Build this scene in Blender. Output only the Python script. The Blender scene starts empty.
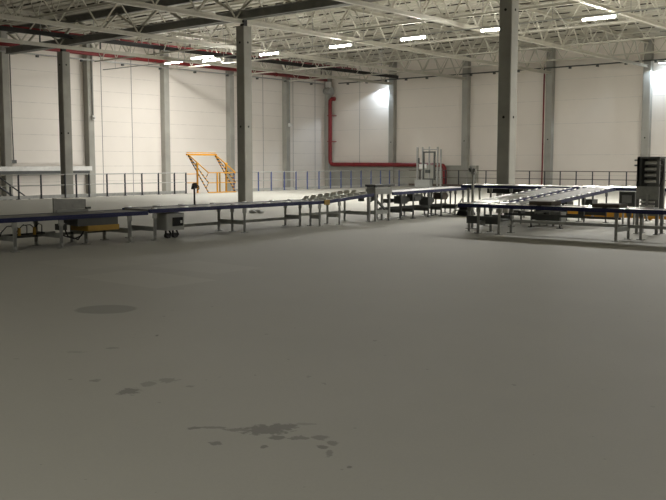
import bpy, bmesh, math, random
from mathutils import Vector, Matrix

random.seed(7)
scene = bpy.context.scene
COL = scene.collection

# ------------------------------------------------------------------ materials
def new_mat(name):
    m = bpy.data.materials.new(name); m.use_nodes = True
    nt = m.node_tree; b = nt.nodes['Principled BSDF']
    return m, nt, b

def lin(c): return tuple((x / 12.92 if x <= .04045 else ((x + .055) / 1.055) ** 2.4) for x in c)

def plain(name, col, rough=.6, metal=0., var=.12, scale=3., bump=0., spec=.5):
    """principled surface whose colour wanders a little with object-space noise"""
    m, nt, b = new_mat(name)
    tc = nt.nodes.new('ShaderNodeTexCoord')
    n = nt.nodes.new('ShaderNodeTexNoise'); n.inputs['Scale'].default_value = scale; n.inputs['Detail'].default_value = 5
    nt.links.new(tc.outputs['Object'], n.inputs['Vector'])
    r = nt.nodes.new('ShaderNodeValToRGB')
    r.color_ramp.elements[0].position = .3; r.color_ramp.elements[1].position = .7
    r.color_ramp.elements[0].color = tuple(c * (1 - var) for c in col) + (1,)
    r.color_ramp.elements[1].color = tuple(min(1, c * (1 + var)) for c in col) + (1,)
    nt.links.new(n.outputs['Fac'], r.inputs['Fac']); nt.links.new(r.outputs['Color'], b.inputs['Base Color'])
    b.inputs['Roughness'].default_value = rough; b.inputs['Metallic'].default_value = metal
    b.inputs['Specular IOR Level'].default_value = spec
    if bump:
        bp = nt.nodes.new('ShaderNodeBump'); bp.inputs['Strength'].default_value = bump; bp.inputs['Distance'].default_value = .02
        nt.links.new(n.outputs['Fac'], bp.inputs['Height']); nt.links.new(bp.outputs['Normal'], b.inputs['Normal'])
    return m

def glow(name, col, strength):
    m, nt, b = new_mat(name)
    b.inputs['Base Color'].default_value = (.9, .9, .9, 1)
    b.inputs['Emission Color'].default_value = col + (1,)
    b.inputs['Emission Strength'].default_value = strength
    return m

M = {}
M['concrete'] = plain('column_concrete', (.29, .285, .255), .85, var=.14, scale=1.3, bump=.15)
M['wall_column'] = plain('wall_column_concrete', (.34, .335, .30), .85, var=.12, scale=1.1)
M['clip'] = plain('dark_deck_clip', (.06, .052, .042), .8)
M['hole'] = plain('dark_recess', (.012, .012, .012), .9)
M['panel'] = plain('wall_panel', (.78, .735, .675), .6, var=.035, scale=.35)
M['panel_back'] = plain('back_wall_panel', (.78, .725, .655), .6, var=.035, scale=.35)
M['joint_light'] = plain('panel_joint', (.66, .625, .575), .6)
M['joint_dark'] = plain('panel_seam', (.22, .21, .20), .7)
M['plinth'] = plain('plinth_concrete', (.33, .33, .29), .85, var=.1, scale=.8)
M['steel'] = plain('painted_truss_steel', (.52, .50, .43), .5, var=.08)
M['girder'] = plain('dark_girder_steel', (.19, .19, .175), .55, var=.12)
M['black'] = plain('plain_black', (.012, .012, .012), .6)
M['galv'] = plain('galvanised_steel', (.36, .365, .35), .45, .35, var=.12, scale=8)
M['leg'] = plain('conveyor_leg_steel', (.36, .37, .345), .5, .2, var=.15, scale=8)
M['zinc'] = plain('bright_zinc', (.74, .74, .71), .28, .7, var=.05, scale=8)
M['strip'] = plain('polished_strip', (.86, .86, .84), .30, 1., var=.03)
M['roller'] = plain('roller_steel', (.62, .62, .60), .3, .7, var=.08, scale=10)
M['belt'] = plain('conveyor_belt', (.16, .16, .145), .55, var=.12, scale=5)
M['bed'] = plain('bright_slider_bed', (.62, .62, .60), .32, .4, var=.06)
M['blue'] = plain('blue_rail_paint', (.008, .014, .085), .4, var=.15)
M['blue_post'] = plain('blue_post_paint', (.07, .10, .26), .5, var=.1)
M['dark_post'] = plain('dark_post_paint', (.014, .016, .024), .5)
M['brown_rail'] = plain('brown_rail_paint', (.10, .075, .055), .5)
M['rail'] = plain('grey_rail_paint', (.42, .42, .40), .5)
M['red'] = plain('red_pipe_paint', (.20, .009, .012), .45, var=.15)
M['yellow'] = plain('yellow_paint', (.75, .36, .015), .45, var=.08)
M['yellow_dull'] = plain('dusty_yellow_paint', (.36, .22, .025), .55, var=.2)
M['rubber'] = plain('black_rubber', (.02, .02, .02), .7)
M['dark'] = plain('dark_machine_paint', (.075, .08, .075), .5, var=.15)
M['tower'] = plain('tower_grey_paint', (.22, .225, .215), .5, var=.12)
M['white'] = plain('white_paint', (.70, .70, .67), .5)
M['grey'] = plain('grey_cabinet_paint', (.34, .35, .33), .5, var=.06)
M['card'] = plain('brown_cardboard', (.11, .09, .07), .85, var=.15)
M['plastic'] = plain('crumpled_plastic', (.55, .56, .56), .35)
M['glass'] = plain('dark_window', (.02, .022, .024), .12)
M['tube'] = glow('lamp_tube_glow', (1., .98, .925), 76.)
M['flood'] = glow('floodlight_glow', (.72, .86, 1.), 25.)

# black-and-yellow hatch for the pallet gate arms
def hatch():
    m, nt, b = new_mat('black_yellow_hatch')
    tc = nt.nodes.new('ShaderNodeTexCoord'); s = nt.nodes.new('ShaderNodeSeparateXYZ')
    nt.links.new(tc.outputs['Object'], s.inputs[0])
    a = nt.nodes.new('ShaderNodeMath'); a.operation = 'MULTIPLY_ADD'; a.inputs[1].default_value = 1.0
    nt.links.new(s.outputs['Z'], a.inputs[0]); a.inputs[2].default_value = 10.
    d = nt.nodes.new('ShaderNodeMath'); d.operation = 'MULTIPLY'; d.inputs[1].default_value = 6.; nt.links.new(a.outputs[0], d.inputs[0])
    f = nt.nodes.new('ShaderNodeMath'); f.operation = 'FRACT'; nt.links.new(d.outputs[0], f.inputs[0])
    g = nt.nodes.new('ShaderNodeMath'); g.operation = 'GREATER_THAN'; g.inputs[1].default_value = .5; nt.links.new(f.outputs[0], g.inputs[0])
    mx = nt.nodes.new('ShaderNodeMix'); mx.data_type = 'RGBA'
    mx.inputs['A'].default_value = (.75, .36, .015, 1); mx.inputs['B'].default_value = (.05, .03, .01, 1)
    nt.links.new(g.outputs[0], mx.inputs['Factor']); nt.links.new(mx.outputs['Result'], b.inputs['Base Color'])
    b.inputs['Roughness'].default_value = .5
    return m
M['hatch'] = hatch()

class NT:
    """tiny helper to chain math nodes"""
    def __init__(s, nt): s.nt = nt
    def val(s, node, i, v):
        if isinstance(v, (int, float)): node.inputs[i].default_value = v
        else: s.nt.links.new(v, node.inputs[i])
    def m(s, op, a, b=0., c=0.):
        n = s.nt.nodes.new('ShaderNodeMath'); n.operation = op
        s.val(n, 0, a); s.val(n, 1, b); s.val(n, 2, c)
        return n.outputs[0]
    def noise(s, vec, scale, detail=4., rough=.55):
        n = s.nt.nodes.new('ShaderNodeTexNoise'); n.inputs['Scale'].default_value = scale
        n.inputs['Detail'].default_value = detail; n.inputs['Roughness'].default_value = rough
        s.nt.links.new(vec, n.inputs['Vector']); return n.outputs['Fac']
    def ramp(s, f, lo, hi):
        n = s.nt.nodes.new('ShaderNodeMapRange'); n.interpolation_type = 'SMOOTHSTEP'
        s.nt.links.new(f, n.inputs[0]); n.inputs[1].default_value = lo; n.inputs[2].default_value = hi
        return n.outputs[0]

def floor_mat():
    m, nt, b = new_mat('concrete_floor'); k = NT(nt)
    tc = nt.nodes.new('ShaderNodeTexCoord'); P = tc.outputs['Object']
    sx = nt.nodes.new('ShaderNodeSeparateXYZ'); nt.links.new(P, sx.inputs[0]); X, Y = sx.outputs['X'], sx.outputs['Y']
    big = k.noise(P, .35, 3); mid = k.noise(P, 2.2, 6, .65); fine = k.noise(P, 45., 3, .7)
    base = k.m('ADD', k.m('MULTIPLY', big, .18), k.m('ADD', k.m('MULTIPLY', mid, .10), k.m('MULTIPLY', fine, .10)))
    v = k.m('ADD', base, .81)                                  # about 1
    def ell(cx, cy, ang, a, bb, soft, warp=0., wscale=3.):
        ca, sa = math.cos(ang), math.sin(ang)
        dx = k.m('SUBTRACT', X, cx); dy = k.m('SUBTRACT', Y, cy)
        u = k.m('ADD', k.m('MULTIPLY', dx, ca / a), k.m('MULTIPLY', dy, sa / a))
        w = k.m('ADD', k.m('MULTIPLY', dx, -sa / bb), k.m('MULTIPLY', dy, ca / bb))
        r = k.m('SQRT', k.m('ADD', k.m('MULTIPLY', u, u), k.m('MULTIPLY', w, w)))
        if warp: r = k.m('ADD', r, k.m('MULTIPLY', k.m('SUBTRACT', k.noise(P, wscale, 6, .7), .5), warp))
        return k.m('SUBTRACT', 1., k.ramp(r, 1 - soft, 1 + soft))
    st = None
    def put(mask, amt):
        nonlocal st
        q = k.m('MULTIPLY', mask, amt); st = q if st is None else k.m('MAXIMUM', st, q)
    put(ell(-8.37, 5.94, .70, .35, .30, .08, .3, 2.5), .30)        # oval damp mark
    for cx, cy, a, bb, an, am in SPLATS: put(ell(cx, cy, an, a * 1.1, bb * 1.1, .22, 3.4, 16.), am)
    v = k.m('MULTIPLY', v, k.m('SUBTRACT', 1., st))
    # pale repaired slab patches
    for cx, cy, hx, hy, am in ((-10.2, 7.9, .95, .55, .10), (-10.6, 9.4, .8, .5, .07), (-12.5, 8.5, .8, .5, .05)):
        ax = k.m('LESS_THAN', k.m('ABSOLUTE', k.m('SUBTRACT', X, cx)), hx); ay = k.m('LESS_THAN', k.m('ABSOLUTE', k.m('SUBTRACT', Y, cy)), hy)
        v = k.m('MULTIPLY', v, k.m('ADD', 1., k.m('MULTIPLY', k.m('MULTIPLY', ax, ay), am)))
    # scattered specks
    sp = k.ramp(k.noise(P, 9., 2, .5), .735, .76); v = k.m('MULTIPLY', v, k.m('SUBTRACT', 1., k.m('MULTIPLY', sp, .25)))
    mx = nt.nodes.new('ShaderNodeVectorMath'); mx.operation = 'SCALE'; mx.inputs[0].default_value = FLOOR_COL
    nt.links.new(v, mx.inputs['Scale']); nt.links.new(mx.outputs[0], b.inputs['Base Color'])
    nt.links.new(k.m('ADD', .50, k.m('MULTIPLY', mid, .22)), b.inputs['Roughness'])
    b.inputs['Specular IOR Level'].default_value = .2
    bp = nt.nodes.new('ShaderNodeBump'); bp.inputs['Strength'].default_value = .08; bp.inputs['Distance'].default_value = .01
    nt.links.new(fine, bp.inputs['Height']); nt.links.new(bp.outputs['Normal'], b.inputs['Normal'])
    return m
FLOOR_COL = (.435, .43, .385)
SPLATS = [(-4.17, 3.59, 0.04, 0.025, 0.7, 0.42),
          (-4.08, 3.68, 0.074, 0.021, 0.7, 0.34),
          (-3.92, 3.75, 0.097, 0.028, 0.7, 0.34),
          (-3.79, 3.86, 0.128, 0.088, 0.7, 0.42),
          (-3.76, 3.97, 0.08, 0.064, 0.7, 0.4),
          (-3.63, 3.79, 0.056, 0.035, 0.7, 0.42),
          (-3.53, 3.87, 0.05, 0.032, 0.7, 0.36),
          (-3.43, 3.96, 0.05, 0.039, 0.7, 0.34),
          (-3.31, 3.93, 0.032, 0.039, 0.7, 0.34),
          (-3.31, 3.83, 0.029, 0.032, 0.7, 0.42),
          (-3.21, 3.77, 0.022, 0.046, 0.7, 0.32),
          (-3.58, 3.62, 0.02, 0.028, 0.7, 0.42),
          (-3.84, 3.47, 0.032, 0.035, 0.7, 0.4),
          (-2.97, 3.67, 0.013, 0.018, 0.7, 0.4),
          (-3.69, 4.11, 0.062, 0.021, 0.7, 0.2),
          (-5.21, 3.88, 0.068, 0.082, 0.7, 0.4),
          (-5.28, 4.11, 0.055, 0.068, 0.7, 0.26),
          (-5.26, 4.27, 0.068, 0.064, 0.7, 0.26),
          (-5.68, 3.91, 0.034, 0.036, 0.7, 0.3),
          (-4.98, 4.26, 0.029, 0.028, 0.7, 0.25),
          (-6.57, 4.71, 0.053, 0.039, 0.7, 0.25),
          (-6.72, 5.34, 0.015, 0.039, 0.7, 0.45),
          (-6.68, 4.4, 0.087, 0.036, 0.7, 0.15)]
M['floor'] = floor_mat()

def deck_mat():
    m, nt, b = new_mat('roof_deck'); k = NT(nt)
    tc = nt.nodes.new('ShaderNodeTexCoord'); P = tc.outputs['Object']
    sx = nt.nodes.new('ShaderNodeSeparateXYZ'); nt.links.new(P, sx.inputs[0]); X, Y = sx.outputs['X'], sx.outputs['Y']
    n = k.noise(P, .5, 3)
    v = k.m('ADD', .9, k.m('MULTIPLY', n, .2))
    mx = nt.nodes.new('ShaderNodeVectorMath'); mx.operation = 'SCALE'; mx.inputs[0].default_value = (.44, .42, .355)
    nt.links.new(v, mx.inputs['Scale']); nt.links.new(mx.outputs[0], b.inputs['Base Color'])
    b.inputs['Roughness'].default_value = .6
    return m
M['deck'] = deck_mat()

# ------------------------------------------------------------------ mesh helpers
def wpos(o):
    p = Vector((0, 0, 0))
    while o is not None: p += Vector(o.location); o = o.parent
    return p

class MB:
    """collects shapes in world coordinates, then links them as ONE mesh object"""
    def __init__(s): s.v = []; s.f = []; s.mi = []; s.cur = 0; s.sm = []
    def _add(s, vs, fs, smooth=False):
        n = len(s.v); s.v += [tuple(a) for a in vs]
        for f in fs: s.f.append(tuple(n + i for i in f)); s.mi.append(s.cur); s.sm.append(smooth)
        return s
    def box(s, x0, x1, y0, y1, z0, z1, ch=0.):
        if ch:      # chamfered vertical edges
            pts = [(x0+ch,y0),(x1-ch,y0),(x1,y0+ch),(x1,y1-ch),(x1-ch,y1),(x0+ch,y1),(x0,y1-ch),(x0,y0+ch)]
            return s.prism(pts, z0, z1)
        v = [(x0,y0,z0),(x1,y0,z0),(x1,y1,z0),(x0,y1,z0),(x0,y0,z1),(x1,y0,z1),(x1,y1,z1),(x0,y1,z1)]
        return s._add(v, [(3,2,1,0),(4,5,6,7),(0,1,5,4),(1,2,6,5),(2,3,7,6),(3,0,4,7)])
    def prism(s, pts, z0, z1):
        n = len(pts); v = [(x,y,z0) for x,y in pts] + [(x,y,z1) for x,y in pts]
        return s._add(v, [tuple(range(n-1,-1,-1)), tuple(range(n,2*n))] + [(i,(i+1)%n,n+(i+1)%n,n+i) for i in range(n)])
    def hull8(s, lo, hi):       # two quads joined
        return s._add(list(lo)+list(hi), [(3,2,1,0),(4,5,6,7),(0,1,5,4),(1,2,6,5),(2,3,7,6),(3,0,4,7)])
    def bar(s, p, q, w, h, up=(0,0,1)):     # rectangular bar from p to q
        p, q = Vector(p), Vector(q); d = (q-p).normalized(); up = Vector(up)
        if abs(d.dot(up)) > .98: up = Vector((1,0,0))
        a = d.cross(up).normalized() * (w/2); b = a.cross(d).normalized() * (h/2)
        c = [-a-b, a-b, a+b, -a+b]
        return s.hull8([p+k for k in c], [q+k for k in c])
    def ibar(s, p, q, w, h, t=.03):         # I section along p-q
        p, q = Vector(p), Vector(q); z = Vector((0,0,1))
        s.bar(p+z*(h/2-t/2), q+z*(h/2-t/2), w, t); s.bar(p-z*(h/2-t/2), q-z*(h/2-t/2), w, t)
        return s.bar(p, q, t, h-2*t)
    def tube(s, pts, r, n=10, cap=True):
        pts = [Vector(p) for p in pts]; rings = []
        prev = None
        for i, p in enumerate(pts):
            d = ((pts[min(i+1,len(pts)-1)] - pts[max(i-1,0)])).normalized()
            if prev is None:
                a = d.cross(Vector((0,0,1)));  a = a if a.length > .05 else d.cross(Vector((1,0,0)))
            else: a = prev - d * prev.dot(d)
            a.normalize(); prev = a; b = d.cross(a)
            rr = r[i] if isinstance(r, (list, tuple)) else r
            rings.append([p + (a*math.cos(2*math.pi*k/n) + b*math.sin(2*math.pi*k/n))*rr for k in range(n)])
        v = [x for g in rings for x in g]; f = []
        for i in range(len(pts)-1):
            for k in range(n): f.append((i*n+k, i*n+(k+1)%n, (i+1)*n+(k+1)%n, (i+1)*n+k))
        base = len(s.v); s._add(v, f, True)
        if cap:
            s.f.append(tuple(base+k for k in range(n-1,-1,-1))); s.mi.append(s.cur); s.sm.append(False)
            s.f.append(tuple(base+(len(pts)-1)*n+k for k in range(n))); s.mi.append(s.cur); s.sm.append(False)
        return s
    def slot(s, i): s.cur = i; return s
    def build(s, name, mats, parent=None, loc=None):
        mats = mats if isinstance(mats, (list, tuple)) else [mats]
        me = bpy.data.meshes.new(name)
        base = wpos(parent) if parent is not None else Vector(loc or (0,0,0))
        me.from_pydata([tuple(Vector(v)-base) for v in s.v], [], s.f); 
        for m in mats: me.materials.append(m)
        me.polygons.foreach_set('material_index', s.mi); me.polygons.foreach_set('use_smooth', s.sm)
        bm = bmesh.new(); bm.from_mesh(me); bmesh.ops.recalc_face_normals(bm, faces=bm.faces); bm.to_mesh(me); bm.free()
        me.update()
        o = bpy.data.objects.new(name, me); COL.objects.link(o)
        if parent is not None: o.parent = parent
        else: o.location = base
        return o

def tag(o, label=None, cat=None, group=None, kind=None):
    if label: o['label'] = label
    if cat: o['category'] = cat
    if group: o['group'] = group
    if kind: o['kind'] = kind
    return o
def thing(name, loc, label, cat, group=None, kind=None):
    o = bpy.data.objects.new(name, None); COL.objects.link(o); o.location = loc; o.empty_display_size = .2
    return tag(o, label, cat, group, kind)
def children(o): return [c for c in bpy.data.objects if c.parent == o]
def copy_tree(o, parent=None):
    c = o.copy(); COL.objects.link(c); c.parent = parent
    for ch in children(o): copy_tree(ch, c)
    return c
def struct(o, label, cat): return tag(o, label, cat, None, 'structure')

XL, YB, XR, YF = -45.7, 53.6, 16.0, -14.0        # inner faces of the hall
ZD, ZP = 8.95, -4.0                              # roof deck, lower dock level
ER, EB = -35.75, 50.85                           # edges of the raised floor

# ------------------------------------------------------------------ setting
struct(MB().box(ER, XR, YF, EB, -.4, 0).build('floor', M['floor']), 'worn grey concrete floor with stains', 'floor')
struct(MB().box(XL, XR, YF, YB, ZP-.2, ZP).build('floor_lower', M['floor']), 'lower floor beyond the railings', 'floor')

def wall_left():
    b = MB(); b.box(XL-.25, XL, YF, YB+.25, ZP, ZD+.3)
    b.slot(1)
    z = -3.1
    while z < ZD:
        b.box(XL, XL+.004, YF, YB, z-.018, z+.018); z += .9
    b.slot(2)
    for y in (9.5, 15.2, 20.8, 26.3, 32.48, 34.71, 46.35, 49.55, 52.06): b.box(XL, XL+.006, y-.022, y+.022, ZP, ZD)
    return b.build('wall_left', [M['panel'], M['joint_light'], M['joint_dark']])
struct(wall_left(), 'long beige panel wall with fine joints, left', 'wall')
def wall_back():
    b = MB(); b.box(XL, XR+.25, YB, YB+.25, ZP, ZD+.3)
    b.slot(1)
    for z in (-2.0, -.6, .8, 2.1, 4.1, 5.6, 6.9): b.box(XL, XR, YB-.003, YB, z-.014, z+.014)
    b.slot(2); b.box(-42.52, -42.49, YB-.004, YB, 1.4, ZD)
    return b.build('wall_back', [M['panel_back'], M['joint_light'], M['joint_dark']])
struct(wall_back(), 'beige panel wall at the back of the hall', 'wall')
struct(MB().box(XR, XR+.25, YF, YB, ZP, ZD+.3).build('wall_right', M['panel']), 'beige wall closing the hall on the right', 'wall')
struct(MB().box(XL, XR, YF-.25, YF, ZP, ZD+.3).build('wall_front', M['panel']), 'beige wall behind the viewpoint', 'wall')
struct(MB().box(XL, -32.0, YB-.28, YB, ZP, 1.32).box(XL, -32.0, YB-.31, YB, 1.32, 1.40).build('baseboard_back', M['plinth']),
       'grey concrete plinth along the back wall under the red pipe', 'plinth')

def ceiling():
    b = MB(); y = YF; prof = []
    while y < YB - .3:
        prof += [(y, ZD), (y+.34, ZD), (y+.38, ZD+.06), (y+.57, ZD+.06)]; y += .611
    prof.append((YB, ZD)); n = len(prof)
    v = [(XL, a, z) for a, z in prof] + [(XR, a, z) for a, z in prof]
    b._add(v, [(i, i+1, n+i+1, n+i) for i in range(n-1)])
    b.box(XL, XR, YF, YB, ZD+.2, ZD+.3)
    b.slot(1); rnd = random.Random(5); y = 12.0
    while y < YB-.5:                       # dark clips along the sheet laps
        x = XL+.3+rnd.random()
        while x < -4:
            L = rnd.uniform(.55, 1.05); b.box(x, x+L, y, y+.05, ZD-.05, ZD+.01); x += L + rnd.uniform(.35, .7)
        y += 1.833
    return b.build('ceiling', [M['deck'], M['clip']])
struct(ceiling(), 'ribbed light grey roof deck', 'ceiling')

# ---- columns
def column(x, y, top, w, z0, label, name='concrete_column', mat='concrete', holes=(3.1, 6.5), depth=None, face='y'):
    h = w/2; d = (depth or w)/2
    o = thing(name, (x, y, z0), label, 'column', None, 'structure')
    MB().box(x-h, x+h, y-d, y+d, z0, top, .025).build('shaft', M[mat], o)
    for z in holes:
        b = MB()
        if face in 'yb': b.tube([(x, y-d-.003, z), (x, y-d+.03, z)], .045, 12)
        if face in 'xb': b.tube([(x+d-.03 if depth is None else x+h-.03, y, z), (x+h+.003, y, z)], .045, 12)
        b.build('lifting_hole', M['hole'], o)
    return o
for x, lab in ((-39.55, 'square grey concrete column just behind the left railing'),
               (-26.6, 'square grey concrete column beside the yellow gate, behind the long conveyor'),
               (-14.43, 'tall square grey concrete column behind the upper blue conveyor')):
    c = column(x, 25.9, 7.15, .46, 0 if x > ER else ZP, lab, face='b')
    MB().box(x-.10, x+.10, 25.8, 26.0, 7.15, 7.42).build('bearing_stub', M['black'], c)
for i, y in enumerate((14.6, 20.3, 26.0, 31.42, 37.17, 42.89, 48.57)):
    column(XL+.22, y, ZD, .44, ZP, 'flat concrete wall column on the left wall, %s from the corner' % ['seventh','sixth','fifth','fourth','third','second','first'][i],
           'wall_column', 'wall_column', (), .42)
column(XL+.22, YB-.22, ZD, .42, ZP, 'concrete wall column in the far corner of the hall', 'wall_column', 'wall_column', ())
for i, x in enumerate((-39.25, -32.95, -26.65, -20.3, -13.9)):
    column(x, YB-.2, ZD, .46, ZP, 'flat concrete column on the back wall, %s from the corner' % ['first','second','third','fourth','fifth'][i],
           'wall_column', 'wall_column', (3.1,), .40)

# ------------------------------------------------------------------ roof steel
def lattice(name, label, p0, p1, zb, zt, pitch, cw, ch, dw, mat, group, skip=(None, None), twin=False):
    """p0,p1: plan end points; W-web truss"""
    p0, p1 = Vector((*p0, 0)), Vector((*p1, 0)); L = (p1-p0).length; d = (p1-p0)/L
    o = thing(name, (p0.x, p0.y, zb), label, 'truss', group)
    z = Vector((0,0,1)); side = Vector((-d.y, d.x, 0))
    if twin:
        for s, t in ((-1,'lower_beam'), (1,'lower_beam')):
            MB().ibar(p0+z*zb+side*.14*s, p1+z*zb+side*.14*s, .16, ch).build(t, mat, o)
        n = int(L/1.2); b = MB()
        for i in range(n):
            q = p0 + d*(i+.5)*1.2
            b.bar(q+z*(zb+ch/2-.02)-side*.2, q+z*(zb+ch/2-.02)+side*.2, .10, .02)
        b.build('batten_plate', mat, o)
    else: MB().ibar(p0+z*zb, p1+z*zb, cw, ch).build('bottom_chord', mat, o)
    MB().ibar(p0+z*zt, p1+z*zt, cw, ch).build('top_chord', mat, o)
    n = max(1, round(L/pitch)); st = L/n
    if twin: mat = M['steel']
    for i in range(n):
        a = p0+d*st*i; m = p0+d*st*(i+.5); c = p0+d*st*(i+1)
        for u, v in ((a+z*(zt-ch*.3), m+z*(zb+ch*.3)), (m+z*(zb+ch*.3), c+z*(zt-ch*.3))):
            MB().bar(u, v, dw, dw).build('web_diagonal', mat, o)
    return o
for x, lab in ((-39.2, 'heavy steel roof truss passing over the leftmost free column'),
               (-32.9, 'heavy steel roof truss running between the left and middle columns'),
               (-26.6, 'heavy steel roof truss passing over the middle column by the yellow gate'),
               (-20.3, 'heavy steel roof truss running between the middle and right columns'),
               (-13.9, 'heavy steel roof truss passing over the right column')):
    lattice('roof_truss', lab, (x, 8.0), (x, YB-.42), 7.35, 8.76, 2.05, .16, .17, .055, M['steel'], 'heavy trusses running to the back wall')
for y, lab in ((20.4, 'light lattice joist in front of the column row'),
               (31.4, 'fourth light lattice joist out from the back wall'),
               (37.0, 'third light lattice joist out from the back wall'),
               (42.5, 'second light lattice joist out from the back wall'),
               (48.1, 'light lattice joist closest to the back wall')):
    lattice('lattice_joist', lab, (XL+.98, y), (-6.0, y), 7.52, 8.62, 1.4, .075, .075, .032, M['steel'], 'light joists crossing the heavy trusses')
lattice('column_girder', 'dark twin beam girder crossing the tops of the free columns', (XL+.98, 25.9), (-6.0, 25.9), 7.60, 8.66, 3.15, .2, .34, .09, M['girder'], None, twin=True)

o = thing('black_bar', (-38.5, 20, 7.78), 'long black bar running under the roof to the back wall', 'cable tray')
MB().box(-38.56, -38.44, 14, YB-.60, 7.68, 7.89).build('tray', M['black'], o)  # plain solid black bar, level with the truss webs
for y in range(15, 53, 3):
    MB().box(-38.515, -38.485, y-.015, y+.015, 7.89, ZD).build('hanger', M['galv'], o)
o = thing('lighting_track', (-30, 32.3, 7.13), 'thin grey steel track that carries the row of tube lamps', 'lamp track')
MB().box(XL+.5, -8, 32.27, 32.33, 7.115, 7.155).build('track', M['galv'], o)
for k in range(12):
    x = -44 + 3.1*k
    MB().box(x-.01, x+.01, 32.29, 32.31, 7.155, ZD).build('hanger', M['galv'], o)

# ------------------------------------------------------------------ lamps
LAMP_X = (-35.6, -31.35, -26.75, -22.65, -18.6, -14.2, -9.8, -5.6, -1.4); LAMP_Y, LAMP_Z = 32.3, 7.02
LAMP_W = (64., 95., 112., 120., 125., 165., 215., 240., 240.)
def make_lamp(loc, label, group):
    x, y, z = loc
    o = thing('pendant_tube_lamp', loc, label, 'ceiling lamp', group)
    MB().box(x-.70, x+.70, y-.05, y+.05, z+.03, z+.09).build('housing', M['white'], o)
    MB().tube([(x-.64, y, z-.015), (x+.64, y, z-.015)], .035, 10).build('tube', M['tube'], o)
    for s in (-1, 1): MB().box(x+s*.67-.03, x+s*.67+.03, y-.05, y+.05, z-.06, z+.03).build('end_cap', M['white'], o)
    return o
names = ['first', 'second', 'third', 'fourth', 'fifth', 'sixth', 'seventh']
lamp = None; DOCK_W = 92.
for i, x in enumerate(LAMP_X[:6]):
    lab = 'lit white tube lamp under the roof, %s of the six spaced lamps from the left' % names[i]
    if lamp is None: lamp = make_lamp((x, LAMP_Y, LAMP_Z), lab, 'tube lamps in a row under the roof')
    else: 
        c = copy_tree(lamp); c.location = (x, LAMP_Y, LAMP_Z); c['label'] = lab
for x in LAMP_X[6:]:
    c = copy_tree(lamp); c.location = (x, LAMP_Y, LAMP_Z)
    c['label'] = 'lit tube lamp hanging past the right edge of the view'; c['group'] = 'tube lamps beyond the view'

def add_area(name, loc, rot, sx, sy, power, col):
    l = bpy.data.lights.new(name, 'AREA'); l.shape = 'RECTANGLE'; l.size = sx; l.size_y = sy; l.energy = power; l.color = col
    o = bpy.data.objects.new(name, l); COL.objects.link(o); o.location = loc; o.rotation_euler = rot
    return o
for x, pw in zip(LAMP_X, LAMP_W): add_area('lamp_downlight', (x, LAMP_Y, LAMP_Z-.075), (0, 0, 0), 1.3, .09, pw, (1., .972, .92))
for y, pw in ((35.0, 85.), (42.0, 50.)): add_area('dock_wall_fill', (-36.1, y, -.9), (0, math.radians(90), 0), .3, 1.6, pw, (1., .972, .925))  # unseen fill lights added below the floor edge to brighten the lower wall
for x in (-11.0, -5.0, 1.0): add_area('right_wall_fill', (x, 44.0, 7.0), (0, 0, 0), 1.3, .1, 190., (1., .972, .92))  # area lights added out of view to raise the right back wall
for i, (x, y) in enumerate([(-9, -4), (-2, -4), (5, -4)]):      # unseen fills added behind the viewpoint to lift the near floor
    add_area('near_floor_fill', (x, y, 7.4), (0, 0, 0), 1.6, .3, NEAR_W if 'NEAR_W' in globals() else 74., (1., .965, .88))

for loc, L, rel, lab in (((-40.7, 33.95, 7.40), .75, .22, 'lit tube lamp over the left dock edge, the one closer to the left wall'),
                    ((-40.75, 36.2, 7.88), .95, .85, 'long lit tube lamp over the left dock edge, just left of the middle column')):
    x, y, z = loc
    o = thing('pendant_dock_lamp', loc, lab, 'ceiling lamp', 'bright lamps over the dock edge')
    MB().box(x-L-.05, x+L+.05, y-.06, y+.06, z+.03, z+.09).build('housing', M['white'], o)
    MB().tube([(x-L, y, z-.02), (x+L, y, z-.02)], .035, 10).build('tube', M['tube'], o)
    for s in (-.6, .6): MB().box(x+s*L-.01, x+s*L+.01, y-.01, y+.01, z+.09, ZD).build('hanger', M['galv'], o)
    add_area('dock_lamp_beam', (x, y, z-.08), (0, 0, 0), 1.5, .12, DOCK_W*rel, (1., .972, .925))
def wall_flood(x, label, pw):
    y, z = YB-.60, 7.45
    o = thing('wall_floodlight', (x, YB, z), label, 'floodlight', 'floodlights on the back wall')
    MB().box(x-.16, x+.16, y-.12, y+.12, z, z+.12, .02).build('housing', M['grey'], o)
    MB().box(x-.14, x+.14, y-.10, y+.10, z-.02, z-.002).build('lens', M['flood'], o)
    MB().box(x-.03, x+.03, y+.12, YB-.001, z+.04, z+.09).build('bracket', M['galv'], o)
    l = bpy.data.lights.new('flood_beam', 'SPOT'); l.energy = pw; l.color = (.72, .85, 1.); l.spot_size = math.radians(112); l.spot_blend = .22; l.shadow_soft_size = .06
    lo = bpy.data.objects.new('flood_beam', l); COL.objects.link(lo); lo.location = (x, y, z-.05); lo.rotation_euler = (math.radians(4), math.radians(14), 0)
wall_flood(-39.93, 'bluish floodlight shining down the back wall left of the first wall column', 150.)
wall_flood(-19.35, 'bluish floodlight shining down the back wall beside the fourth wall column', 150.)

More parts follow.
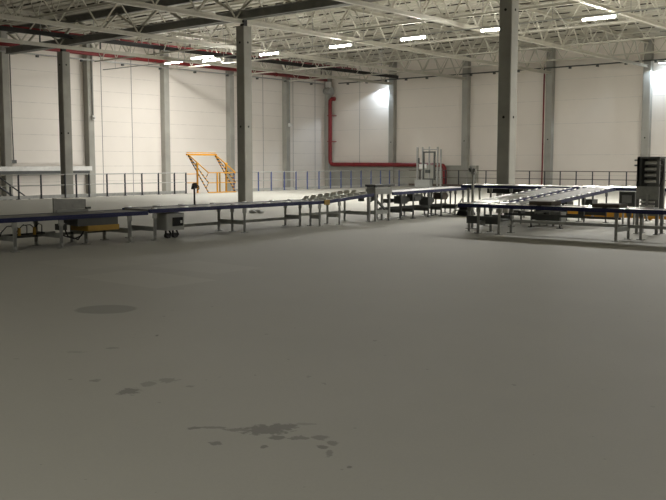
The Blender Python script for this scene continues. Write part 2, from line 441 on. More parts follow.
# ------------------------------------------------------------------ pipes and wall fittings
o = thing('sprinkler_pipe', (XL+.7, 30, 8.0), 'thick red sprinkler pipe running high along the left wall', 'pipe')
MB().tube([(XL+.7, 10, 8.06), (XL+.7, 52.6, 7.92)], .12, 12).build('pipe', M['red'], o)
for y in range(12, 53, 4):
    MB().box(XL+.66, XL+.74, y-.03, y+.03, 8.10, ZD).box(XL+.56, XL+.84, y-.04, y+.04, 7.86, 7.92).build('hanger', M['dark'], o)
for y in (25.0, 37.4, 47.0): MB().tube([(XL+.7, y-.09, 8.06-.0033*(y-10)), (XL+.7, y+.09, 8.06-.0033*(y-10))], .15, 12).build('coupling', M['red'], o)
o = thing('branch_pipe', (-41.6, 30, 8.55), 'thinner red sprinkler pipe up among the roof trusses at left', 'pipe')
MB().tube([(-41.6, 14, 8.40), (-41.6, 52.0, 8.47)], .065, 10).build('pipe', M['red'], o)
for y in range(16, 52, 5): MB().box(-41.62, -41.58, y-.02, y+.02, 8.45, ZD).build('hanger', M['dark'], o)
o = thing('fire_main', (XL+.75, YB, 1.45), 'red fire main pipe along the back wall with end bends', 'pipe')
Y = YB-.60
MB().tube([(-44.55, Y, 6.52), (-44.78, Y, 6.5), (-44.95, Y, 6.36), (-44.97, Y, 6.1), (-44.97, Y, 2.0), (-44.95, Y, 1.65), (-44.78, Y, 1.47), (-44.5, Y, 1.45),
           (-36, Y, 1.44), (-34.80, Y, 1.43), (-34.52, Y, 1.38), (-34.40, Y, 1.2), (-34.38, Y, .9), (-34.38, Y, ZP)], .15, 12).build('pipe', M['red'], o)
MB().tube([(-44.62, Y, 6.50), (-44.50, Y, 6.50)], .17, 12).build('flange', M['red'], o)
for x in (-42.5, -40.5, -38.4, -36.5): MB().box(x-.05, x+.05, Y-.15, YB-.31, 1.30, 1.60).build('pipe_clamp', M['red'], o)
for z in (5.2, 3.2): MB().box(-45.13, -44.81, Y-.15, YB-.001, z, z+.06).build('pipe_clamp', M['red'], o)
tag(MB().tube([(-27.03, YB-.33, 7.9), (-27.03, YB-.33, ZP)], .045, 10).build('riser_pipe', M['red']), 'thin dark red riser pipe beside the third back wall column', 'pipe')

def wire_tray(label, p, q, nrm, n, lit):
    o = thing('wire_tray', p, label, 'cable tray', 'cable trays high on the walls')
    MB().bar(p, q, .12, .07).build('tray', M[lit], o)
    p, q = Vector(p), Vector(q)
    for i in range(n):
        c = p.lerp(q, (i+.5)/n) - Vector((0,0,.09))
        b = MB(); b.box(c.x-.07, c.x+.07, c.y-.07, c.y+.07, c.z-.06, c.z+.06); b.build('clip', M['dark'], o)
    return o
wire_tray('thin cable tray with dark clips high along the left wall', (XL+.52, 12, 7.64), (XL+.52, YB-1.1, 7.62), 0, 14, 'galv')
wire_tray('thin cable tray with dark clips high along the back wall', (XL+1.5, YB-.47, 7.66), (-8, YB-.47, 7.66), 0, 20, 'dark')
o = thing('lintel_beam', (XL, 28, 1.15), 'long white box beam low on the left wall above the stairs', 'beam')
MB().box(XL+.45, XL+.85, 14, 31.1, 1.15, 1.40).build('beam_body', M['white'], o)
MB().box(XL+.05, XL+.75, 14, 31.0, .98, 1.15).build('under_shade', M['dark'], o)  # dark box stands in for the shadow under the beam

def conduit(x, y, z0, z1, label, face):
    o = thing('wall_conduit', (x, y, z0), label, 'conduit')
    MB().tube([(x, y, z0), (x, y, z1)], .035, 8).build('conduit_tube', M['galv'], o)
    MB().box(x-.09, x+.09, y-.10, y+.10, z0-.26, z0, .01).build('junction_box', M['white'], o)
    MB().tube([(x+.02, y, z0-.18), (x+.24, y-.02, z0-.12)], .06, 10).build('socket_plug', M['white'], o)
conduit(XL+.50, 31.5, 4.4, 8.6, 'grey conduit with white junction box on the fourth left wall column', 'x')
conduit(XL+.50, 48.65, 4.5, 8.6, 'grey conduit with white junction box on the left wall column closest to the corner', 'x')
o = thing('hanging_cable', (XL, 26.5, 1.75), 'thin dark drop cable hanging down the left wall', 'cable')
MB().tube([(XL+.07, 26.52, 1.75), (XL+.06, 26.5, 3.5), (XL+.06, 26.5, 7.6)], .03, 6).build('cable_run', M['dark'], o)
MB().box(XL+.01, XL+.15, 26.35, 26.65, 1.58, 1.76).build('plug_box', M['dark'], o)
o = thing('corner_ventilator', (XL+.6, YB-.7, 7.0), 'small silver fan unit mounted high in the far corner', 'fan')
MB().box(XL+.45, XL+.85, YB-.85, YB-.55, 7.38, 7.8, .03).build('motor_box', M['white'], o)
MB().tube([(XL+.65, YB-.70, 7.38), (XL+.65, YB-.70, 7.2)], .08, 10).build('neck', M['galv'], o)
MB().tube([(XL+.35, YB-.80, 7.08), (XL+.60, YB-.79, 7.08), (XL+.9, YB-.78, 7.08), (XL+1.05, YB-.78, 7.08)], [.22, .23, .26, .30], 16).build('fan_drum', M['galv'], o)

# ------------------------------------------------------------------ railings
def railing(label, along, fixed, a, b, posts, pm, rm, kick, group='guard railings at the floor edge'):
    P = (lambda t, z, o=0.: (fixed+o, t, z)) if along == 'y' else (lambda t, z, o=0.: (t, fixed+o, z))
    o = thing('guard_railing', P((a+b)/2, 0), label, 'railing', group)
    MB().tube([P(a, 1.08), P(b, 1.08)], .024, 8).build('top_rail', M[rm], o)
    MB().tube([P(a, .60), P(b, .60)], .020, 8).build('middle_rail', M[rm], o)
    s = .03
    c0, c1 = P(a, .01, -s), P(b, .16, -s+.012)
    MB().box(min(c0[0], c1[0]), max(c0[0], c1[0], min(c0[0],c1[0])+.012), min(c0[1], c1[1]), max(c0[1], c1[1], min(c0[1],c1[1])+.012), .01, .16).build('kick_plate', M[kick], o)
    for i, t in enumerate(posts):
        w = .028
        c = P(t, 0)
        q = MB().box(c[0]-w, c[0]+w, c[1]-w, c[1]+w, .012, 1.10).build('post', M[pm], o)
        MB().box(c[0]-.07, c[0]+.07, c[1]-.07, c[1]+.07, 0, .012).build('foot_plate', M[pm], q)
    return o
RX = -35.9
railing('grey guard railing with black posts along the left floor edge', 'y', RX+.0, 16.0, 30.68,
        (16.8, 17.85, 18.9, 19.98, 21.05, 22.16, 23.4, 24.0, 24.69, 25.71, 26.76, 27.79, 28.83, 29.87, 30.64), 'dark_post', 'rail', 'galv')
railing('guard railing with blue posts between the yellow gate and the far corner', 'y', RX, 34.05, 50.65,
        (34.09, 35.01, 36.0, 37.05, 38.15, 39.17, 40.18, 41.26, 42.35, 43.38, 44.39, 45.43, 46.49, 47.53, 48.54, 49.64), 'blue_post', 'rail', 'rail')
railing('brown guard railing with dark posts along the back floor edge', 'x', 50.7, -35.82, -8.0,
        [-34.9+1.04*i for i in range(26)], 'dark_post', 'brown_rail', 'brown_rail')

# stairs leading down beyond the left railing
o = thing('steel_stairs', (-36.6, 20.05, ZP), 'dark steel stairs with handrails going down beyond the left railing', 'stairs')
sl = -.70
for x in (-36.25, -37.35):
    MB().bar((x, 20.05, -.12), (x, 25.55, -3.9), .05, .24).build('stringer', M['dark'], o)
    for dz, y0, y1 in ((.98, 19.85, 25.45), (.55, 19.85, 25.45)):
        zz = lambda y: dz + sl*(y-20.35)
        MB().tube([(x, 19.45, zz(19.85)), (x, 19.85, zz(19.85)), (x, y1, zz(y1))], 0.032, 8).build('handrail', M['dark_post'], o)
    for y in (19.85, 20.85, 21.85, 22.85, 23.85, 24.85): MB().box(x-.03, x+.03, y-.03, y+.03, -.05+sl*(y-20.15), 1.0+sl*(y-20.35)).build('baluster', M['dark_post'], o)
for k in range(21): MB().box(-37.3, -36.3, 20.05+k*.26, 20.05+k*.26+.28, -.05-k*.18, -.02-k*.18).build('tread', M['galv'], o)

# ------------------------------------------------------------------ yellow pallet gate
GX = -35.9
o = thing('pallet_gate', (GX, 32.45, 0), 'yellow pivoting pallet safety gate standing in the gap of the left railing', 'gate')
for y in (31.44, 33.50):
    p = MB().box(GX-.035, GX+.035, y-.035, y+.035, 0, 1.56).build('upright', M['yellow'], o)
    MB().box(GX-.10, GX+.10, y-.10, y+.10, 0, .015).build('foot_plate', M['yellow'], p)
    MB().tube([(GX, y-.08, 1.56), (GX, y+.08, 1.56)], .055, 12).build('pivot', M['yellow'], p)
    q = y + (.06 if y < 32 else -.06)
    for z in (1.09, .56, .03):
        MB().bar((GX-.80, q, 2.06-(1.09-z)*.06), (GX+.80, q, z), .045, .045).build('arm', M['hatch'] if z < 1 else M['yellow'], o)
    for z0 in (1.09, .56): MB().bar((GX+.80, q, z0), (GX+.62, q, z0-.24), .03, .03).build('brace', M['hatch'], o)
MB().box(GX-.87, GX-.77, 31.40, 33.56, 2.00, 2.09).build('raised_bar', M['yellow'], o)
MB().tube([(GX-.80, 31.40, 2.15), (GX-.80, 33.5, 2.15)], .02, 8).build('raised_rail', M['yellow'], o)
for z, r in ((1.09, .025), (.56, .022), (.05, .03)): MB().tube([(GX+.80, 31.47, z), (GX+.80, 33.47, z)], r, 8).build('gate_rail', M['yellow'], o)
for y in (32.12, 32.30): MB().box(GX+.77, GX+.83, y-.03, y+.03, .05, 1.09).build('gate_stile', M['yellow'] if y < 32.2 else M['yellow_dull'], o)
for z in (1.02, .56): MB().tube([(GX, 30.72, z), (GX, 31.40, z)], .02, 8).build('side_rail', M['yellow'], o)

# ------------------------------------------------------------------ conveyors
def conveyor(name, label, axis, f0, f1, a, b, za, zb, legs, surface, pitch=.15, strip=True, strip_dash=(.34, .16), rail_h=.085, lower=None, leg_mat='leg', rollers_over=None, group='conveyor sections'):
    """axis: running direction; f0..f1: extent across; a..b along; za/zb: rail-top heights. legs: list of (along, (across positions))"""
    P = (lambda t, c, z: (c, t, z)) if axis == 'y' else (lambda t, c, z: (t, c, z))
    Z = lambda t: za + (zb-za)*(t-a)/(b-a)
    o = thing(name, P((a+b)/2, (f0+f1)/2, 0), label, 'conveyor', group)
    def bar(t0, t1, c0, c1, dz0, dz1):
        lo = [P(t0, c0, Z(t0)+dz0), P(t0, c1, Z(t0)+dz0), P(t0, c1, Z(t0)+dz1), P(t0, c0, Z(t0)+dz1)]
        hi = [P(t1, c0, Z(t1)+dz0), P(t1, c1, Z(t1)+dz0), P(t1, c1, Z(t1)+dz1), P(t1, c0, Z(t1)+dz1)]
        return MB().hull8(lo, hi)
    t = .045
    for c0, c1 in ((f0, f0+t), (f1-t, f1)):
        r = bar(a, b, c0, c1, -rail_h, 0); r.hull8(*[[P(tt, c, Z(tt)+z) for c, z in ((c0-.008, -rail_h*.62), (c1+.008, -rail_h*.62), (c1+.008, -rail_h*.45), (c0-.008, -rail_h*.45))] for tt in (a, b)])
        r.build('side_rail', M['blue'], o)
    if strip:
        for c in (f0+t/2, f1-t/2):
            s = a + .05
            while s < b - .1:
                e = min(b-.03, s+strip_dash[0]*random.uniform(.7, 1.3))
                if axis == 'x':     # top face tilted so it throws lamp glints forward as bright dashes
                    k = .012 if f0 < 20 else .019
                    MB().hull8([P(s, c-.032, Z(s)+.001), P(s, c+.032, Z(s)+.001), P(s, c+.032, Z(s)+.004+k), P(s, c-.032, Z(s)+.004)],
                               [P(e, c-.032, Z(e)+.001), P(e, c+.032, Z(e)+.001), P(e, c+.032, Z(e)+.004+k), P(e, c-.032, Z(e)+.004)]).build('glint_strip', M['strip'], o)
                else: MB().tube([P(s, c, Z(s)+.012), P(e, c, Z(e)+.012)], .014, 10).build('glint_strip', M['strip'], o)
                s = e + strip_dash[1]*random.uniform(.5, 1.5)
    if surface == 'belt': bar(a+.02, b-.02, f0+t+.01, f1-t-.01, -.045, -.006).build('belt', M['belt'], o)
    elif surface == 'bed': bar(a+.02, b-.02, f0+t+.01, f1-t-.01, -.045, -.004).build('slider_bed', M['bed'], o)
    if surface == 'roller' or rollers_over:
        ra, rb = rollers_over or (a, b); n = int((rb-ra)/pitch)
        for i in range(n):
            s = ra + pitch*(i+.5); zz = Z(s) + (-.012 if surface == 'roller' else .012)
            MB().tube([P(s, f0+t+.004, zz), P(s, f1-t-.004, zz)], .028, 10).build('roller', M['roller'], o)
    for s, cs in legs:
        for c in cs:
            c = min(max(c, f0+.03), f1-.03); top = Z(s)-rail_h
            q = MB()
            q.bar(P(s-.022, c, 0.012), P(s-.022, c, top), .03, .012); q.bar(P(s+.022, c, .012), P(s+.022, c, top), .03, .012); q.bar(P(s, c, .012), P(s, c, top-.0), .044, .012) if axis == 'y' else q.bar(P(s, c, .012), P(s, c, top), .012, .044)
            q.bar(P(s-.05, c, top-.06), P(s+.05, c, top-.06), .03, .10)
            L = q.build('leg', M[leg_mat], o)
            MB().box(*[v for pr in zip(P(s-.07, c-.06, 0), P(s+.07, c+.06, 0)) for v in pr][:4], 0, .014).build('foot_plate', M[leg_mat], L)
            MB().tube([P(s, c, .014), P(s, c, .10)], .022, 8).build('levelling_foot', M['galv'], L)
        if len(cs) > 1:
            MB().bar(P(s, max(min(cs), f0+.03), .24), P(s, min(max(cs), f1-.03), .24), .03, .10).build('crossbar', M[leg_mat], o)
    for c, z, h, s0, s1, mm in (lower or ()):
        MB().bar(P(s0, c, z), P(s1, c, z), .05, h).build('lower_rail', M[mm], o)
    return o

XA, XF = -15.95, -15.0
cA = conveyor('belt_conveyor', 'grey belt conveyor section with blue sides at the left edge, closest to the viewpoint', 'y', XA, XF, 5.4, 11.76, .635, .635,
         [(6.2, (XA, XF)), (7.5, (XA, XF)), (8.7, (XA, XF)), (9.68, (XA, XF)), (10.5, (-15.42, XA)), (11.3, (XA, XF))], 'belt', strip=False,
         lower=[(-15.88, .20, .05, 5.4, 11.7, 'dark'), (-15.6, .27, .03, 5.4, 9.9, 'black')])
cB = conveyor('belt_conveyor', 'long grey belt conveyor section with blue sides in front of the middle column', 'y', XA, XF, 11.80, 17.45, .665, .66,
         [(11.95, (XA, XF)), (14.6, (XA, -15.45, XF)), (16.95, (XA, -15.4)), (17.3, (-15.35, XF))], 'belt', strip=True, strip_dash=(.2, .9),
         lower=[(-15.88, .19, .07, 11.8, 17.4, 'leg')])
cC = conveyor('roller_conveyor', 'rising roller conveyor section between the belt and the machine cluster', 'y', XA, XF, 17.5, 19.58, .655, .80,
         [(18.1, (-15.45, XF)), (19.4, (XA, XF))], 'roller', pitch=.19, strip=False, lower=[(-15.88, .26, .07, 17.5, 19.6, 'leg')])
for i in range(7):
    s = 17.66+.28*i; z = .655+.145*(s-17.5)/2.08
    for x0, w in ((XA+.05, .15), (XA+.33, .13)):
        MB().hull8([(x0, s-.06, z), (x0+w, s-.06, z), (x0+w, s-.02, z), (x0, s-.02, z)],
                   [(x0, s+.03, z+.09), (x0+w, s+.03, z+.09), (x0+w, s+.06, z+.085), (x0, s+.06, z+.085)]).build('pop_up_stop', M['zinc'], cC)
    MB().tube([(XF-.34, s, z+.03), (XF-.1, s, z+.03)], .03, 8).build('pop_up_wheel', M['zinc'], cC)
cD = conveyor('merge_conveyor', 'bright steel topped conveyor section over the dense machine cluster', 'y', XA, XF, 20.46, 24.9, .80, .86,
         [(20.9, (XA, -15.5, XF)), (21.5, (-15.5, XF)), (22.3, (XA, XF)), (23.0, (-15.4, XF)), (23.4, (XA, -15.5)), (23.8, (XA, XF)), (24.25, (-15.5, XF)), (24.6, (XA, XF))], 'bed', strip=False, leg_mat='dark',
         lower=[(-15.5, .30, .10, 20.5, 24.0, 'dark'), (-15.85, .2, .07, 20.5, 24.8, 'leg'), (-15.9, .50, .12, 21.2, 23.4, 'dark')])
cE = conveyor('cross_conveyor', 'far blue sided conveyor section running crosswise in front of the right column', 'x', 24.0, 24.75, -14.96, 2.0, .94, .965,
         [(x, (24.0, 24.75)) for x in (-14.7, -13.9, -13.2, -12.75, -10.9, -9.3, -8.6, -7.2, -6.0, -4.2, -2.4, -.6, 1.2)], 'roller', strip_dash=(.5, .2))
cF = conveyor('cross_conveyor', 'closest blue sided conveyor section running crosswise at right', 'x', 18.0, 18.75, -11.30, 1.0, .685, .685,
         [(-11.22, (18.4, )), (-10.75, (18.0, 18.6)), (-10.2, (18.0, 18.6)), (-7.42, (18.0, 18.7)), (-7.15, (18.7,)), (-5.6, (18.0, 18.7)), (-3.4, (18.0, 18.7)), (-1.2, (18.0, 18.7)), (.8, (18.0, 18.7))], 'belt', strip_dash=(.42, .14),
         lower=[(18.35, .29, .18, -11.25, -10.4, 'dark'), (18.45, .45, .05, -10.3, -7.5, 'dark'), (18.68, .28, .07, -11.2, .9, 'leg')])
cG = conveyor('incline_conveyor', 'shorter inclined belt conveyor with blue side, left of the pair at right', 'y', -12.0, -11.15, 19.7, 23.96, .62, .92,
         [(20.4, (-12.0, -11.15)), (22.4, (-12.0, -11.15)), (23.6, (-12.0, -11.15))], 'belt', strip_dash=(.2, .17), leg_mat='dark', rollers_over=(20.0, 21.6))
MB().hull8([(-11.94, 19.75, .64), (-11.22, 19.75, .64), (-11.22, 19.75, .655), (-11.94, 19.75, .655)], [(-11.94, 21.6, .77), (-11.22, 21.6, .77), (-11.22, 21.6, .785), (-11.94, 21.6, .785)]).build('infeed_plate', M['bed'], cG)
cH = conveyor('incline_conveyor', 'longer inclined belt conveyor with blue side, right of the pair at right', 'y', -10.75, -9.9, 19.5, 23.96, .64, .95,
         [(20.6, (-10.75, -9.9)), (22.0, (-10.75, -9.9)), (23.4, (-10.75, -9.9))], 'belt', strip_dash=(.2, .17), leg_mat='dark', lower=[(-10.3, .42, .06, 19.9, 23.6, 'dark')])
# drives slung under the right incline
for y in (21.2, 22.7): MB().box(-10.2, -9.95, y-.18, y+.18, .50, .66).tube([(-10.05, y-.3, .56), (-10.05, y+.12, .58)], .07, 10).build('drive_motor', M['dark'], cH)

MB().box(-14.1, -12.7, 24.15, 24.5, .70, .84, .0).build('cable_duct', M['black'], cE)
MB().tube([(-13.0, 24.2, .70), (-13.0, 24.2, .45)], .08, 10).build('drive_motor', M['dark'], cE)
# under-belt parts of the left section
u = MB().box(-15.7, -15.02, 10.05, 11.0, .45, .55).prism([(-15.7, 10.2), (-15.02, 10.05), (-15.02, 11.0), (-15.7, 11.0)], .40, .45).build('drive_cover', M['dark'], cA)
MB().box(-15.62, -15.01, 10.28, 11.02, .29, .40).build('drive_housing', M['yellow_dull'], cA)
for y, x in ((8.95, -15.3), (9.30, -15.35)):
    MB().tube([(x, y, .27), (x, y, .42)], .03, 10).build('air_valve', M['yellow_dull'], cA)
    MB().tube([(x, y, .40), (x+.02, y-.10, .47), (x+.02, y-.26, .46), (x, y-.36, .36), (x, y-.40, .27)], .010, 6).build('air_hose', M['rubber'], cA)
    MB().tube([(x, y, .40), (x+.02, y+.08, .48), (x+.02, y+.15, .45), (x, y+.16, .30)], .010, 6).build('air_hose', M['rubber'], cA)
MB().tube([(-15.2, 9.75, .36), (-15.2, 9.85, .22), (-15.15, 10.05, .15), (-15.2, 10.25, .2), (-15.2, 10.3, .3)], .014, 6).build('cable_loop', M['rubber'], cA)
MB().tube([(-15.3, 9.9, .42), (-15.3, 10.0, .2), (-15.25, 10.2, .12), (-15.3, 10.35, .25)], .014, 6).build('cable_loop', M['rubber'], cA)
MB().box(-15.4, -15.2, 9.78, 9.92, .33, .45).build('sensor_box', M['dark'], cA)

# control cabinet with hoses under the long section
o = thing('control_cabinet', (-15.25, 12.55, .17), 'grey control cabinet with dark window hung under the long conveyor', 'cabinet')
MB().box(-15.45, -15.06, 12.29, 12.80, .18, .55, .02).build('housing', M['grey'], o)
MB().box(-15.06, -15.045, 12.46, 12.74, .27, .46).build('window_pane', M['glass'], o)
MB().box(-15.045, -15.035, 12.66, 12.71, .33, .39).build('label_plate', M['white'], o)
for y in (12.42, 12.62):
    MB().tube([(-15.25, y, .18), (-15.2, y-.04, .06), (-15.2, y, .02), (-15.2, y+.06, .02), (-15.2, y+.11, .07), (-15.25, y+.09, .18)], .022, 8).build('hose_loop', M['rubber'], o)
    MB().tube([(-15.3, y+.04, .055), (-15.2, y+.04, .055)], .055, 14).build('caster_wheel', M['rubber'], o)
for y in (12.35, 12.74): MB().box(-15.28, -15.22, y-.02, y+.02, .55, .58).build('hanger', M['galv'], o)

# things standing on the left section
o = thing('belt_guard', (-15.8, 10.45, .63), 'low grey sheet metal guard standing on the left conveyor belt', 'guard')
MB().box(-15.90, -15.86, 10.06, 10.13, .64, .93).build('post', M['galv'], o)
MB().hull8([(-15.92, 10.14, .69), (-15.89, 10.14, .69), (-15.89, 10.84, .70), (-15.92, 10.84, .70)], [(-15.92, 10.14, .915), (-15.89, 10.14, .915), (-15.89, 10.84, .89), (-15.92, 10.84, .89)]).build('sheet', M['galv'], o)
MB().box(-15.92, -15.84, 10.12, 10.86, .636, .69).build('base_flange', M['grey'], o)
MB().box(-15.86, -15.80, 10.80, 10.90, .69, .73).build('latch', M['dark'], o)

o = thing('scanner_post', (-15.99, 13.9, .58), 'black scanner head on a thin pole clamped to the far side of the long conveyor', 'scanner')
MB().tube([(-15.99, 13.9, .56), (-15.99, 13.9, 1.04)], .022, 8).build('pole', M['black'], o)
MB().box(-16.03, -15.962, 13.86, 13.94, .58, .66).build('clamp', M['dark'], o)
MB().hull8([(-16.04, 13.84, 1.02), (-15.94, 13.83, 1.02), (-15.94, 13.97, 1.05), (-16.04, 13.96, 1.05)], [(-16.03, 13.87, 1.15), (-15.95, 13.87, 1.15), (-15.95, 13.94, 1.17), (-16.03, 13.94, 1.17)]).build('scanner_head', M['black'], o)
MB().tube([(-15.99, 13.96, 1.12), (-15.97, 14.02, 1.09), (-15.97, 14.03, 1.03), (-15.99, 13.98, .99)], .014, 8).build('hook_cable', M['rubber'], o)
MB().tube([(-15.97, 13.86, 1.12), (-15.91, 13.83, 1.15)], .03, 10).build('lens_barrel', M['dark'], o)
tag(MB().box(-14.985, -14.965, 17.42, 17.63, .55, .68, 0).build('warning_plate', M['yellow_dull']), 'small square yellow plate on the long conveyor side where it starts to rise', 'plate')
pl = bpy.data.objects['warning_plate']
for x in range(3):
    pass

# machine cluster
TA = -15.36
o = thing('transfer_unit', (-15.5, 20.0, 0), 'grey box shaped transfer unit at the top of the rising rollers', 'machine')
MB().box(TA, XF, 19.62, 20.42, .76, .92, .02).build('housing', M['grey'], o)
MB().box(TA+.03, XF-.03, 19.66, 20.38, .92, .955).build('white_edge', M['white'], o)
MB().box(TA-.02, XF+.01, 19.62, 20.55, .97, 1.03, .02).build('hood', M['dark'], o)
for y in (19.70, 20.34):
    for x in (TA+.05, XF-.05):
        MB().box(x-.03, x+.03, y-.03, y+.03, .955, .97).build('spacer', M['dark'], o)
        l = MB().box(x-.025, x+.025, y-.025, y+.025, .012, .76).build('leg', M['galv'], o)
        MB().box(x-.06, x+.06, y-.06, y+.06, 0, .012).build('foot_plate', M['leg'], l)
MB().box(TA+.05, XF-.05, 19.66, 20.38, .20, .30).build('lower_panel', M['leg'], o)
MB().bar((-15.1, 19.75, .62), (-15.1, 20.2, .32), .05, .05).build('brace', M['dark'], o)
MB().tube([(-15.6, 19.75, .55), (-15.6, 19.75, .75)], .09, 12).tube([(-15.3, 19.72, .60), (-15.3, 20.0, .66)], .08, 12).build('gearmotor', M['dark'], o)

def motor_box(loc, sx, sy, sz, label, m='dark'):
    x, y, z = loc
    o = thing('drive_unit', loc, label, 'motor', 'drive units under the merge conveyor')
    MB().box(x-sx/2, x+sx/2, y-sy/2, y+sy/2, z, z+sz, .015).build('gearbox', M[m], o)
    MB().tube([(x, y+sy/2, z+sz*.5), (x, y+sy/2+.22, z+sz*.5)], sz*.36, 12).build('motor', M['dark'], o)
    for s in (-1, 1): MB().box(x+s*(sx/2-.03)-.02, x+s*(sx/2-.03)+.02, y-.02, y+.02, z+sz, .745).build('mount', M['leg'], o)
    return o
motor_box((-15.3, 21.25, .44), .3, .3, .22, 'dark drive unit under the near end of the bright merge conveyor')
motor_box((-15.25, 21.85, .52), .3, .35, .18, 'dark drive unit second along under the bright merge conveyor')
motor_box((-15.3, 22.55, .36), .35, .25, .24, 'dark drive unit third along under the bright merge conveyor')
motor_box((-15.3, 23.35, .50), .35, .3, .2, 'brownish drive unit at the far end under the bright merge conveyor', 'card')
o = thing('step_frame', (-14.5, 24.3, 0), 'black step frame with a slanting grey bar beside the machine cluster', 'steps')
MB().hull8([(-14.75, 23.4, .02), (-14.35, 23.4, .02), (-14.35, 23.9, .02), (-14.75, 23.9, .02)], [(-14.65, 23.6, .42), (-14.45, 23.6, .42), (-14.45, 23.8, .42), (-14.65, 23.8, .42)]).build('body', M['rubber'], o)
for z, y in ((.16, 23.46), (.30, 23.54)): MB().box(-14.76, -14.34, y-.12, y+.1, z, z+.03).build('step', M['dark'], o)
MB().bar((-14.85, 23.3, .02), (-14.55, 23.55, .62), .035, .035).build('slanting_bar', M['zinc'], o)

# scanner mast on the right
o = thing('sensor_mast', (-11.62, 19.2, 0), 'grey sensor mast with a clustered head behind the closest right conveyor', 'sensor')
MB().box(-11.645, -11.595, 19.175, 19.225, .015, 1.38).build('pole', M['leg'], o)
MB().box(-11.74, -11.50, 19.08, 19.32, 0, .015).build('foot_plate', M['leg'], o)
MB().bar((-11.68, 19.2, 1.40), (-11.55, 19.2, 1.37), .07, .06).build('bracket', M['galv'], o)
MB().bar((-11.66, 19.15, 1.42), (-11.69, 19.12, 1.50), .045, .045).build('sensor_eye', M['dark'], o)
MB().bar((-11.62, 19.17, 1.42), (-11.66, 19.15, 1.56), .045, .045).build('sensor_eye', M['leg'], o)
MB().bar((-11.59, 19.17, 1.42), (-11.56, 19.15, 1.49), .045, .05).build('sensor_eye', M['dark'], o)
MB().tube([(-11.55, 19.2, 1.38), (-11.53, 19.2, 1.43), (-11.54, 19.2, 1.48)], .02, 8).build('cable_end', M['white'], o)

# roller stacker tower on the right
o = thing('roller_tower', (-7.65, 20.5, 0), 'tall dark steel tower with stacked bright rollers at right', 'machine')
x0, x1, y0, y1 = -7.86, -7.40, 20.30, 20.62
for x in (x0, x1):
    for y in (y0, y1):
        l = MB().box(x-.03, x+.03, y-.03, y+.03, .012, 1.77).build('corner_post', M['tower'], o)
        MB().box(x-.06, x+.06, y-.06, y+.06, 0, .012).build('foot_plate', M['tower'], l)
for y, n in ((y1+.03, 'back_plate'),): MB().box(x0, x1, y, y+.012, .40, 1.77).build(n, M['tower'], o)
MB().box(x0-.03, x0+.08, y0-.03, y1, 1.09, 1.74).build('side_plate', M['dark'], o)
MB().box(x0-.03, x1+.03, y0-.03, y1+.03, 1.74, 1.78).build('top_plate', M['tower'], o)
for z in (1.64, 1.50, 1.36, 1.22): 
    MB().tube([(x0+.16, y0-.03, z), (x1-.05, y0-.03, z)], .036, 12).build('roller', M['roller'], o)
    MB().box(x0+.13, x1-.03, y0+.0, y1, z-.055, z-.035).build('shelf', M['tower'], o)
MB().box(x0-.02, x1+.02, y0-.045, y0-.032, .80, 1.10).build('front_plate', M['leg'], o)
for z in (.74, .66, .58): MB().tube([(x0+.06, y0-.02, z), (x1-.06, y0-.02, z)], .022, 10).build('roller', M['roller'], o)
MB().bar((-7.62, 20.2, .40), (-7.60, 20.2, .92), .05, .05).build('cylinder_rod', M['galv'], o)
MB().box(-7.75, -7.45, 20.17, 20.24, .62, .66).build('bracket', M['zinc'], o)
for z in (1.70, 1.58): MB().tube([(x0-.03, 20.3, z), (x0-.10, 20.3, z)], .02, 8).tube([(x1+.03, 20.3, z), (x1+.10, 20.3, z)], .02, 8).build('side_pin', M['tower'], o)
MB().tube([(x1+.09, 20.3, 1.70), (x1+.12, 20.3, 1.5), (x1+.08, 20.3, 1.25), (x1+.03, 20.3, 1.1)], .012, 6).build('side_cable', M['rubber'], o)

# small things around the right conveyors
def motor2(x, y, z, sx, sy, sz, label, m, legs=True):
    o = thing('gear_cabinet', (x, y, 0), label, 'cabinet', 'boxes under the right conveyors')
    MB().box(x-sx/2, x+sx/2, y-sy/2, y+sy/2, z, z+sz, .015).build('housing', M[m], o)
    MB().box(x-sx*.3, x+sx*.3, y-sy/2-.008, y-sy/2, z+sz*.25, z+sz*.75).build('cover_plate', M['galv' if m == 'dark' else 'dark'], o)
    if legs:
        for s in (-1, 1): MB().box(x+s*sx*.35-.02, x+s*sx*.35+.02, y-.02, y+.02, 0, z).build('leg', M['leg'], o)
    return o
motor2(-10.84, 21.5, .08, .30, .35, .34, 'dark gear cabinet on legs under the foot of the two inclines', 'dark')
motor2(-10.36, 21.35, .10, .34, .3, .27, 'grey gear cabinet with dark cover beside the dark one at right', 'grey')
motor2(-11.62, 21.5, .24, .36, .28, .12, 'low dark gear cabinet left of the taller dark one at right', 'dark')
motor2(-8.86, 22.3, .52, .42, .3, .39, 'dark cabinet on legs beside the top of the longer incline', 'dark')
motor2(-6.75, 20.6, .25, .35, .35, .30, 'dark gear cabinet just past the roller tower', 'dark')
tag(MB().box(-9.50, -8.95, 18.12, 18.60, .690, .78, .01).build('cardboard_tray', M['card']), 'flat brown cardboard tray on the closest right conveyor, left one', 'tray', 'brown trays on the right conveyor')
tag(MB().box(-8.02, -7.42, 18.14, 18.62, .690, .77, .01).build('cardboard_tray', M['card']), 'flat brown cardboard tray on the closest right conveyor, below the roller tower', 'tray', 'brown trays on the right conveyor')
o = thing('floor_guard', (-10, 25.2, 0), 'low yellow guard barrier on the floor behind the right conveyors', 'barrier')
MB().box(-12.9, -5.0, 25.14, 25.22, .04, .20, .0).build('guard_beam', M['yellow'], o)
for x in (-12.6, -11.0, -9.4, -7.8, -6.2, -5.2): MB().box(x-.04, x+.04, 25.22, 25.30, 0, .22).build('post', M['yellow_dull'], o)

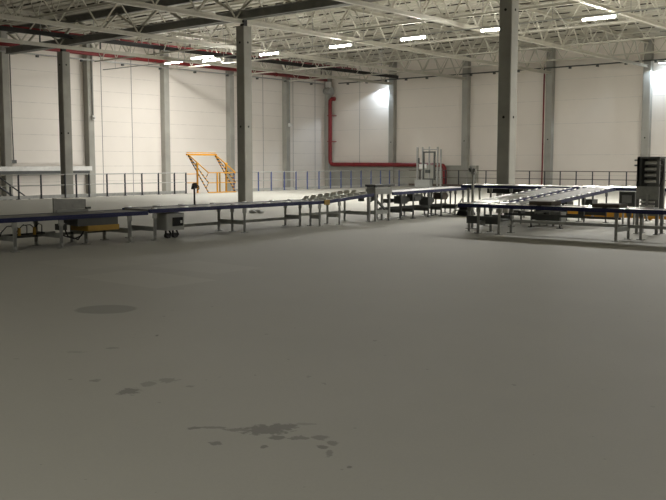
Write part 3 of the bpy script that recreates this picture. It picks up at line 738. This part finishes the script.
# plastic sheet lying on the floor behind the long conveyor
def crumple(x, y, s, label):
    bm = bmesh.new(); bmesh.ops.create_icosphere(bm, subdivisions=3, radius=1.)
    rnd = random.Random(3)
    for v in bm.verts:
        k = 1 + .28*math.sin(7*v.co.x+3*v.co.y)*math.cos(6*v.co.y-4*v.co.z) + rnd.uniform(-.12, .12)
        v.co = Vector((v.co.x*s*1.5*k, v.co.y*s*.8*k, max(0, v.co.z*s*.55*k + s*.18)))
    me = bpy.data.meshes.new('plastic_wrap'); bm.to_mesh(me); bm.free(); me.materials.append(M['plastic'])
    o = bpy.data.objects.new('plastic_wrap', me); COL.objects.link(o); o.location = (x, y, 0); o.rotation_euler = (0, 0, .7)
    return tag(o, label, 'plastic wrap')
crumple(-20.5, 20.45, .15, 'crumpled pale plastic wrap on the floor behind the long conveyor')

# ------------------------------------------------------------------ guarded door frame at the back
o = thing('guard_enclosure', (-32.0, 47.5, 0), 'tall silver framed guard enclosure with dark door before the red pipe', 'enclosure')
Y0 = 47.5
for x, w, z1, m in ((-32.90, .05, 2.60, 'galv'), (-32.50, .04, 2.60, 'galv'), (-31.98, .035, 2.62, 'galv'), (-31.36, .04, 2.60, 'galv'), (-31.12, .04, 2.45, 'galv')):
    p = MB().box(x-w, x+w, Y0-.05, Y0+.05, .01, z1).build('upright', M[m], o)
    MB().box(x-w-.04, x+w+.04, Y0-.09, Y0+.09, 0, .01).build('foot_plate', M['galv'], p)
for a, b2, c, d in ((-32.45, -32.36, .5, 2.32), (-31.62, -31.53, .5, 2.32), (-32.36, -31.62, 2.23, 2.32), (-32.36, -31.62, .5, .6)): 
    MB().box(a, b2, Y0-.07, Y0+.03, c, d).build('door_frame', M['dark'], o)
MB().box(-32.36, -31.62, Y0-.01, Y0+.01, .6, 1.45).build('door_sheet', M['plinth'], o)
MB().box(-32.46, -31.4, Y0-.015, Y0+.015, 2.40, 2.46).box(-32.9, -31.1, Y0-.015, Y0+.015, 1.50, 1.54).build('cross_rail', M['galv'], o)
MB().box(-32.2, -31.9, Y0-.14, Y0-.01, .95, 1.15).build('lock_box', M['dark'], o)
MB().box(-32.72, -32.45, Y0-.08, Y0-.05, 1.22, 1.50).build('notice_plate', M['white'], o)
MB().box(-32.30, -32.15, Y0-.08, Y0-.02, 1.25, 1.5).build('notice_plate', M['white'], o)
MB().box(-32.80, -31.65, Y0-.45, Y0-.10, .02, .52, .02).build('base_box', M['grey'], o)
MB().box(-32.78, -32.70, Y0-.11, Y0-.05, 1.55, 1.9).build('handle', M['dark'], o)

# ------------------------------------------------------------------ camera, world, view
cam = bpy.data.cameras.new('camera'); co = bpy.data.objects.new('camera', cam); COL.objects.link(co)
cam.sensor_width = 36; cam.lens = 886.4*36/666; cam.clip_end = 200
co.location = (0, 0, 1.666); co.rotation_euler = (math.pi/2-.0993, 0, .7003)
scene.camera = co
w = bpy.data.worlds.new('world'); scene.world = w; w.use_nodes = True
w.node_tree.nodes['Background'].inputs[0].default_value = (0, 0, 0, 1)
vs = scene.view_settings
vs.view_transform = 'Standard'; vs.look = 'None'; vs.gamma = 1; vs.use_curve_mapping = False; vs.exposure = 1.55
scene.cycles.use_denoising = True
scene.cycles.max_bounces = 8; scene.cycles.diffuse_bounces = 5; scene.cycles.glossy_bounces = 4
scene.cycles.sample_clamp_indirect = 6
